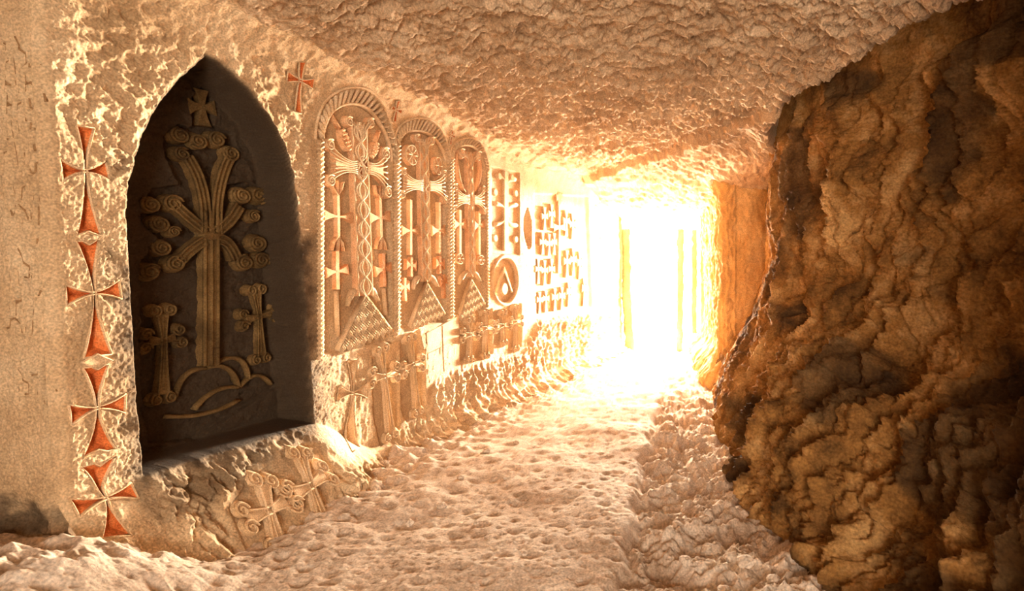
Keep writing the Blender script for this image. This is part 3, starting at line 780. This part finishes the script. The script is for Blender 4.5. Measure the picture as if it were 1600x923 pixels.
hh += sstep(2.62, 2.75, zz) * (0.02 * fbm(uu * 9, zz * 9, 3, 95) - 0.01 * (1 - worley(uu * 14, zz * 16, 2)))
hh -= 0.05 * (1 - np.sqrt(np.clip(1 - np.clip(1 - uu / 0.05, 0, 1) ** 2, 0, 1)))
ft = sstep(0.55, 0.15, zz); hh += ft * (0.05 * fbm(uu * 7, zz * 7, 4, 97) - 0.05 * sstep(0.5, 0.42, zz) + 0.5 * np.clip(0.36 - zz, 0, 1))
ins = thing('inscription', 'worn incised inscription in old letters on the pier at the left edge', 'inscription', tuple(float(v) for v in Fp(*FP(40, 640), 0)))
for (ox, oy, k, paths) in tile:
    for p in paths:
        q = [FP(ox + x * k, oy + y * k) for x, y in p]
        pa = np.array(q); m = (uu > pa[:, 0].min() - .03) & (uu < pa[:, 0].max() + .03) & (zz > pa[:, 1].min() - .03) & (zz < pa[:, 1].max() + .03)
        d = path_dist(uu[m], zz[m], q)
        hh[m] = np.minimum(hh[m], hh[m] * 0 + np.where(d < 0.014, -0.010 * (1 - sstep(0.005, 0.013, d)) + 0.3 * hh[m], 1))
        hh[m] += 0.004 * np.exp(-((d - 0.014) / 0.004) ** 2)
        MB(Fp).ridge(q if len(q) > 2 else [q[0], lerp(q[0], q[1], .5), q[1]], 0.014, -0.020, -0.0050).build('letter_stroke', M['groove_shade'], ins, True)  # strip coloured as the shade inside the cut letter
Wf = Fp(uu, zz, hh)
st = np.zeros_like(uu)
poly = [FP(-30, 800), FP(0, 780), FP(40, 785), FP(75, 800), FP(80, 840), FP(40, 835), FP(-30, 850)]
st = 0.75 * (1 - sstep(-0.06, 0.05, poly_sdf(uu, zz, poly) + 0.05 * fbm(uu * 12, zz * 12, 3, 4)))
poly = [FP(65, 560), FP(85, 540), FP(95, 700), FP(80, 720)]
st = np.maximum(st, 0.3 * (1 - sstep(-0.03, 0.04, poly_sdf(uu, zz, poly))))
sh2 = Ug.shape
grid_obj('wall_near_left', Wf[:, 0].reshape(sh2), Wf[:, 1].reshape(sh2), Wf[:, 2].reshape(sh2), M['left'], flip=True,
         attrs={'soot': st, 'paint': np.zeros_like(st)}, label='dressed end face of the left wall bearing the inscription')

# ================================================================== ceiling
def xl(Yv): return P0[0] + 0.265 * Yv
XT = ([-3, 0, 1.0, 1.9, 3.14, 4.9, 5.6, 6.4, 7.9, 9, 12], [1.1, 1.1, 1.25, 1.9, 2.08, 1.56, 1.42, 1.42, 1.75, 1.75, 1.75])  # unseen bulge at the near end, added to block the rear fill
XB = ([-3, 0, 1.0, 1.5, 2.8, 4.0, 5.5, 7.9, 12], [1.05, 1.02, 1.02, 1.05, 0.98, 0.74, 0.78, 1.0, 1.1])
yy = np.concatenate([1.6 * 900 / (CY - np.linspace(-70, 268, 420)), np.linspace(9.0, 11.75, 70)[1:]])
yy = np.concatenate([np.linspace(-3.2, yy[0] - 0.02, 60), yy])
tt = np.concatenate([np.linspace(0, 0.93, 480), np.linspace(0.933, 1, 50)])
Tg, Yg = np.meshgrid(tt, yy)
Tg = Tg.ravel(); Yv = Yg.ravel()
edge = np.interp(Yv, *XT) - 0.06 + 0.6 * sstep(5.8, 7.0, Yv) + 0.10 * fbm(Yv * 1.7, Yv * 0 + 3.3, 4, 7)
xl_ = np.where(Yv > 2.6, xl(Yv) - 0.3, -5.5)
Xv = xl_ + (edge - xl_) * Tg
de = edge - Xv
Zc = 3.12 + 0.04 * perlin(Xv * .7, Yv * .7, 3)
Zc = Zc - 0.085 * sstep(1.1, 0.25, Xv - xl(Yv)) * (Yv > 2.6)           # it curves down into the left wall
# beyond a slanting break the roof drops and runs down to the doorway
brk = Yv - np.interp(Xv, [-1.5, -0.9, 0, 0.78, 1.36, 2.0], [9.3, 9.0, 7.9, 6.5, 5.1, 4.2]) + 0.18 * fbm(Xv * 3, Yv * 3, 3, 9)
kb = sstep(-0.03, 0.10, brk)
Zc = Zc - 0.10 * kb - kb * 0.36 * sstep(0, 3.6, brk)
marks = 0.028 * fbm(Xv * 4.5, Yv * 6, 5, 23, 0.6) + 0.017 * ridged(Xv * 9 + 0.6 * perlin(Xv * 4, Yv * 6, 2), Yv * 13, 3, 27, 0.6) - 0.028 * (1 - sstep(0, .6, worley(Xv * 8, Yv * 11, 29)))
Zc = Zc - 1.35 * marks * (1 - 0.45 * kb) * (0.45 + 0.55 * sstep(0.15, 0.8, Xv - xl(Yv)))
lip = sstep(0.12, 0.0, de)
Zc = Zc - 0.05 * np.exp(-((de - 0.16) / 0.1) ** 2) + 0.42 * lip ** 1.5 * sstep(6.6, 5.6, Yv)
shc = Yg.shape
ceil = grid_obj('ceiling', Xv.reshape(shc), Yv.reshape(shc), Zc.reshape(shc), M['ceil'], flip=True, attrs={'soot': 0.35 * sstep(0.25, 0.02, de) * (Yv < 8), 'paint': 0 * Xv}, label='low hewn rock ceiling with tool marks')  # colour darkens toward the right edge

# ================================================================== right wall
gy = np.concatenate([np.linspace(-3.2, 1.15, 60), 1.2 * (8.1 / 1.2) ** np.linspace(0, 1, 520)])
gz = np.concatenate([np.linspace(-0.2, 3.3, 560), np.linspace(3.32, 3.75, 20)])
Yr, Zr = np.meshgrid(gy, gz); Yv = Yr.ravel(); zv = Zr.ravel()
xb = np.interp(Yv, *XB); xt = np.interp(Yv, *XT)
tz = np.clip(zv / 3.1, 0, 1.2)
# the foot juts out, the face above it leans back
prof = np.interp(tz, [0, .10, .20, .34, .5, 1, 1.2], [0, .14, .36, .76, 1, 1.02, 1.04])
xr = xb + (xt - xb) * prof
z_true = zv
zv = z_true + 0.9 * (xr - xb)
wv = 0.5 * perlin(Yv * 1.3, zv * 1.2, 101)
big = 0.12 * fbm(Yv * 1.1 + wv, zv * 0.75, 3, 103) + 0.10 * (ridged(Yv * 2.8 - 0.25 * zv + wv, zv * 0.8, 2, 105) - 0.75)
med = 0.062 * (ridged(Yv * 8 + 1.0 * perlin(Yv * 2, zv * 1.5, 4), zv * 1.9, 3, 107, 0.55) - 0.9) + 0.026 * fbm(Yv * 9, zv * 5, 5, 109, 0.6)
pit = -0.07 * (1 - sstep(0, .62, worley(Yv * 7 + wv, zv * 3.0, 111))) - 0.03 * (1 - sstep(0, .6, worley(Yv * 15 + 2 * wv, zv * 8, 117)))
fin = 0.015 * ridged(Yv * 30, zv * 19, 3, 113, 0.6)
fade = 0.3 + 0.7 * sstep(7.0, 4.0, Yv)
dd = (big + med + pit + fin) * fade * (0.35 + 0.65 * sstep(3.25, 2.7, z_true))
slope = np.gradient(xr.reshape(Yr.shape), gz, axis=0).ravel(); ln_ = np.sqrt(1 + slope ** 2)
xr = xr + (0.10 + 0.16 * sstep(-0.1, 0.3, perlin(Yv * 0.9, Yv * 0 + 2.2, 33))) * sstep(2.86, 3.06, z_true) * sstep(6.4, 5.4, Yv)     # crevice under the ceiling
xr = xr - dd / ln_; z_true = z_true + dd * slope / ln_
dk = 0.7 * sstep(-0.05, 0.35, fbm(Yv * 1.0 + 4, zv * 1.1, 4, 115) + 0.8 * sstep(1.7, 0.2, z_true) * sstep(3.6, 1.8, Yv) - 0.08)  # random blotches, plus shade painted low on the near end
zv = z_true; shr = Yr.shape
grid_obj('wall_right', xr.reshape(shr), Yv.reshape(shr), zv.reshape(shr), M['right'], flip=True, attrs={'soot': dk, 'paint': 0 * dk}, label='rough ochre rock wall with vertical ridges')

# ---- the step where the corridor narrows before the exit, and the right side of the last stretch
path = [(2.3, 7.72), (1.35, 7.86), (1.19, 7.90), (1.14, 7.97), (1.13, 8.1), (1.17, 9.5), (1.24, 11.0), (1.26, 11.75)]
pa = np.array(path); cum = np.concatenate([[0], np.cumsum(np.linalg.norm(np.diff(pa, axis=0), axis=1))])
us = np.concatenate([np.linspace(0, 1.4, 140), np.linspace(1.41, cum[-1], 150)])
px_ = np.interp(us, cum, pa[:, 0]); py_ = np.interp(us, cum, pa[:, 1])
tx = np.gradient(px_, us); ty = np.gradient(py_, us); ln = np.hypot(tx, ty) + 1e-9; nx, ny = -ty / ln, tx / ln       # towards the corridor
kz = np.linspace(-0.2, 3.3, 300)
Ue, Ze = np.meshgrid(np.arange(len(us)), kz); ui = Ue.ravel(); ze = Ze.ravel(); ue = us[ui]
de_ = 0.05 * fbm(ue * 2.2, ze * 1.6, 4, 121) + 0.02 * ridged(ue * 9, ze * 4, 3, 123) * (ue > 1.0) + 0.006 * fbm(ue * 25, ze * 25, 2, 125)
de_ += 0.25 * sstep(0.5, 0.0, ze) * sstep(0.8, 1.3, ue) + 0.10 * sstep(2.4, 3.0, ze)
xe = px_[ui] + nx[ui] * de_; ye = py_[ui] + ny[ui] * de_
she = Ue.shape
grid_obj('wall_far_right', xe.reshape(she), ye.reshape(she), ze.reshape(she), M['end'], flip=True, attrs={'soot': 0 * xe, 'paint': 0 * xe}, label='orange rock face where the corridor narrows before the exit')

# ================================================================== floor
fy = np.concatenate([np.linspace(-3.2, 1.55, 50), 1350 / (np.linspace(1270, 553, 560) - 430), np.linspace(11.1, 16, 20)])
ft_ = np.linspace(0, 1, 520)
Tf, Yf = np.meshgrid(ft_, fy); Tv = Tf.ravel(); Yv = Yf.ravel()
x0 = np.interp(Yv, [-4, 2.9, 6, 16], [-3.4, -3.2, -2.2, -1.6]); x1 = np.interp(Yv, [-4, 0, 3, 8, 16], [1.9, 1.7, 1.5, 1.6, 2.4])
Xv = x0 + (x1 - x0) * Tv
dl = Xv - xl(Yv)
# a trodden, nearly smooth track; its right edge is a broken step
xe_ = np.interp(Yv, [1, 2.74, 3.5, 4.5, 7.5, 11], [-0.18, -0.12, -0.03, 0.02, 0.30, 0.4]) + 0.05 * fbm(Yv * 2.5, Yv * 0 + 1.7, 4, 131)
rgt = sstep(-0.01, 0.035, Xv - xe_) * sstep(9.5, 6.0, Yv)
trk = sstep(1.25, 0.5, np.abs(Xv - (xe_ - 0.75))) * (1 - rgt)
zf = 0.03 * fbm(Xv * 1.2, Yv * 1.2, 3, 141)
zf += (0.017 * fbm(Xv * 5, Yv * 5, 5, 143, 0.55) - 0.035 * (1 - sstep(0, .33, worley(Xv * 5, Yv * 6, 145)))) * (1 - 0.6 * trk)
zf += rgt * (-0.075 + 0.06 * fbm(Xv * 3.6, Yv * 3.6, 5, 147, 0.58) + 0.02 * ridged(Xv * 9, Yv * 11, 3, 149))
zf -= 0.05 * np.exp(-((Xv - xe_) / 0.03) ** 2) * sstep(8.5, 5, Yv)
lf = sstep(0.85, 0.1, dl) * sstep(1.0, 1.8, Yv)
zf += lf * (0.02 + 0.03 * fbm(Xv * 7, Yv * 7, 4, 151, 0.6) - 0.04 * (1 - sstep(0, .5, worley(Xv * 7, Yv * 7, 153))))
zf += 0.34 * sstep(3.2, 2.4, Yv) * sstep(-1.7, -2.5, Xv) * (Yv > 1.2)
zf += 0.0022 * fbm(Xv * 28, Yv * 28, 3, 155, 0.6) - 0.008 * (1 - sstep(0, .3, worley(Xv * 14, Yv * 14, 157)))
zf -= 0.05 * sstep(11.6, 12.2, Yv)
# crack running up the right half
xc_ = np.interp(Yv, [2, 3.5, 5, 6.5, 9], [0.55, 0.50, 0.36, 0.52, 0.60]) + 0.04 * perlin(Yv * 3, Yv * 0, 6)
zf -= 0.03 * np.exp(-((Xv - xc_) / 0.02) ** 2) * sstep(9, 6, Yv)
shf = Yf.shape
grid_obj('floor', Xv.reshape(shf), Yv.reshape(shf), zf.reshape(shf), M['floor'], flip=False, attrs={'soot': 0 * zf, 'paint': 0 * zf}, label='trodden dusty rock floor')

# ================================================================== exit portal
def box(name, x0, x1, y0, y1, z0, z1, mat, bow=0.0, rough=0.012, kind=None, parent=None, seed=0, label=None):
    """hewn block: a subdivided box with slightly uneven faces"""
    nz = max(4, int((z1 - z0) / 0.09)); V = []; Fc = []
    ring = []
    for (ax, ay, bx, by) in ((x0, y0, x1, y0), (x1, y0, x1, y1), (x1, y1, x0, y1), (x0, y1, x0, y0)):
        n = max(2, int(max(abs(bx - ax), abs(by - ay)) / 0.12))
        for k in range(n): ring.append((ax + (bx - ax) * k / n, ay + (by - ay) * k / n))
    R = len(ring)
    rg = np.random.default_rng(seed)
    for i in range(nz + 1):
        zc = z0 + (z1 - z0) * i / nz; t_ = i / nz
        for (a, b) in ring:
            j = rg.normal(0, rough, 2); V.append((a + j[0] + bow * (1 - t_) ** 3, b + j[1], zc))
    for i in range(nz):
        for k in range(R):
            l = (k + 1) % R; Fc.append((i * R + k, i * R + l, (i + 1) * R + l, (i + 1) * R + k))
    Fc.append(tuple(reversed(range(R)))); Fc.append(tuple(nz * R + k for k in range(R)))
    o = mesh_obj(name, V, Fc, mat, parent, True)
    tag(o, label=label, kind=kind)
    return o
box('wall_exit_left', -1.3, -0.36, 11.3, 11.9, -0.2, 3.3, M['left'], kind='structure', seed=1)
box('wall_exit_right', 1.2, 2.2, 11.3, 11.45, -0.2, 3.3, M['left'], kind='structure', seed=2)
box('wall_exit_lintel', -1.3, 2.2, 11.32, 11.9, 2.66, 3.4, M['left'], kind='structure', seed=3)
dp = box('door_post', -0.37, -0.20, 11.42, 11.56, 0.0, 2.42, M['left'], bow=0.10, seed=4)
tag(dp, 'slender left post of the bright exit, curving in at its foot', 'door post')
dp = box('door_post', 0.75, 0.86, 11.42, 11.56, 0.0, 2.42, M['left'], bow=-0.02, seed=5)
tag(dp, 'inner right post of the bright exit doorway', 'door post')
dp = box('door_post', 1.03, 1.12, 11.38, 11.5, 0.35, 2.40, M['left'], bow=0.0, seed=6)
tag(dp, 'outer right post of the bright exit, against the rock', 'door post')

# ================================================================== rock that closes the place off
def slab_box(name, x0, x1, y0, y1, z0, z1, label=None):
    V = [(x, y, z_) for z_ in (z0, z1) for (x, y) in ((x0, y0), (x1, y0), (x1, y1), (x0, y1))]
    Fc = [(3, 2, 1, 0), (4, 5, 6, 7), (0, 1, 5, 4), (1, 2, 6, 5), (2, 3, 7, 6), (3, 0, 4, 7)]
    o = mesh_obj(name, V, Fc, M['dark_rock'], None, False); tag(o, kind='structure', label=label); return o
slab_box('ceiling_rock_mass', -6.2, 3.6, -3.8, 11.9, 3.8, 4.2)
slab_box('wall_rock_right', 3.2, 3.6, -3.8, 11.9, -0.4, 3.9)
slab_box('wall_rock_far_left', -6.2, -5.8, -3.8, 2.9, -0.4, 3.9)
slab_box('wall_back_left', -6.2, -1.0, -3.8, -3.4, -0.4, 3.9)
slab_box('wall_back_right', 1.0, 3.6, -3.8, -3.4, -0.4, 3.9)
slab_box('wall_back_lintel', -1.0, 1.0, -3.8, -3.4, 2.5, 3.9)  # gap below is an added, unseen doorway that lets fill light in
slab_box('floor_rock_mass', -6.2, 3.6, -3.8, 11.9, -0.7, -0.4)
slab_box('wall_rock_left', -5.8, -3.6, 2.95, 11.9, -0.4, 3.9)

# ================================================================== loose stones
def stone_mesh(seed, r):
    rg = random.Random(seed); V = []; Fc = []; nu, nv = 9, 6
    sx, sy, sz = rg.uniform(.8, 1.3), rg.uniform(.7, 1.1), rg.uniform(.5, .75)
    V.append((0, 0, -r * sz))
    for j in range(1, nv):
        ph = math.pi * j / nv - math.pi / 2
        for i in range(nu):
            a = 2 * math.pi * i / nu; k = r * rg.uniform(.8, 1.12)
            V.append((k * sx * math.cos(ph) * math.cos(a), k * sy * math.cos(ph) * math.sin(a), k * sz * math.sin(ph)))
    V.append((0, 0, r * sz))
    for i in range(nu):
        Fc.append((0, 1 + (i + 1) % nu, 1 + i)); Fc.append((len(V) - 1, 1 + (nv - 2) * nu + i, 1 + (nv - 2) * nu + (i + 1) % nu))
    for j in range(nv - 2):
        for i in range(nu):
            Fc.append((1 + j * nu + i, 1 + j * nu + (i + 1) % nu, 1 + (j + 1) * nu + (i + 1) % nu, 1 + (j + 1) * nu + i))
    me = bpy.data.meshes.new('loose_stone'); me.from_pydata(V, [], Fc); me.materials.append(M['floor'])
    return me
ZF = zf.reshape(shf); XF = Xv.reshape(shf); YF_ = Yv.reshape(shf)
def floor_z(x, y):
    i = int(np.argmin(np.abs(fy - y))); return float(np.interp(x, XF[i], ZF[i]))
stones = [stone_mesh(k, 1.0) for k in range(6)]
spots = [(1110, 838, 15), (1140, 852, 11), (1070, 862, 9), (1165, 872, 16), (1208, 892, 13), (1058, 812, 8), (1100, 800, 9), (1180, 846, 8), (1240, 905, 12), (1030, 905, 9), (1090, 905, 14),
         (1130, 905, 10), (1072, 770, 6), (1108, 758, 6), (1002, 846, 5), (760, 705, 7), (806, 690, 6), (720, 748, 6), (690, 790, 8), (640, 812, 8), (790, 745, 5), (868, 800, 4), (744, 818, 5), (820, 868, 5), (905, 898, 5)]
for k, (x, y, r) in enumerate(spots):
    Yd = 1350 / (y - 430); X_ = (x - 1000) / 900 * Yd
    o = bpy.data.objects.new('loose_stone', stones[k % 6]); COL.objects.link(o)
    rr = r / 900 * Yd
    o.scale = (rr, rr, rr); o.rotation_euler = (0, 0, k * 1.7); o.location = (X_, Yd, floor_z(X_, Yd) + rr * 0.25)
    right = x > 950
    order = sorted([q for q in spots if (q[0] > 950) == right], key=lambda q: (-q[1], q[0])).index((x, y, r))
    tag(o, ('rubble stone at the foot of the right wall, %s nearest to the viewer' if right else 'loose stone on the floor by the carved wall, %s nearest to the viewer') % ORD[order], 'stone',
        'rubble stones by the right wall' if right else 'stones scattered by the carved wall')
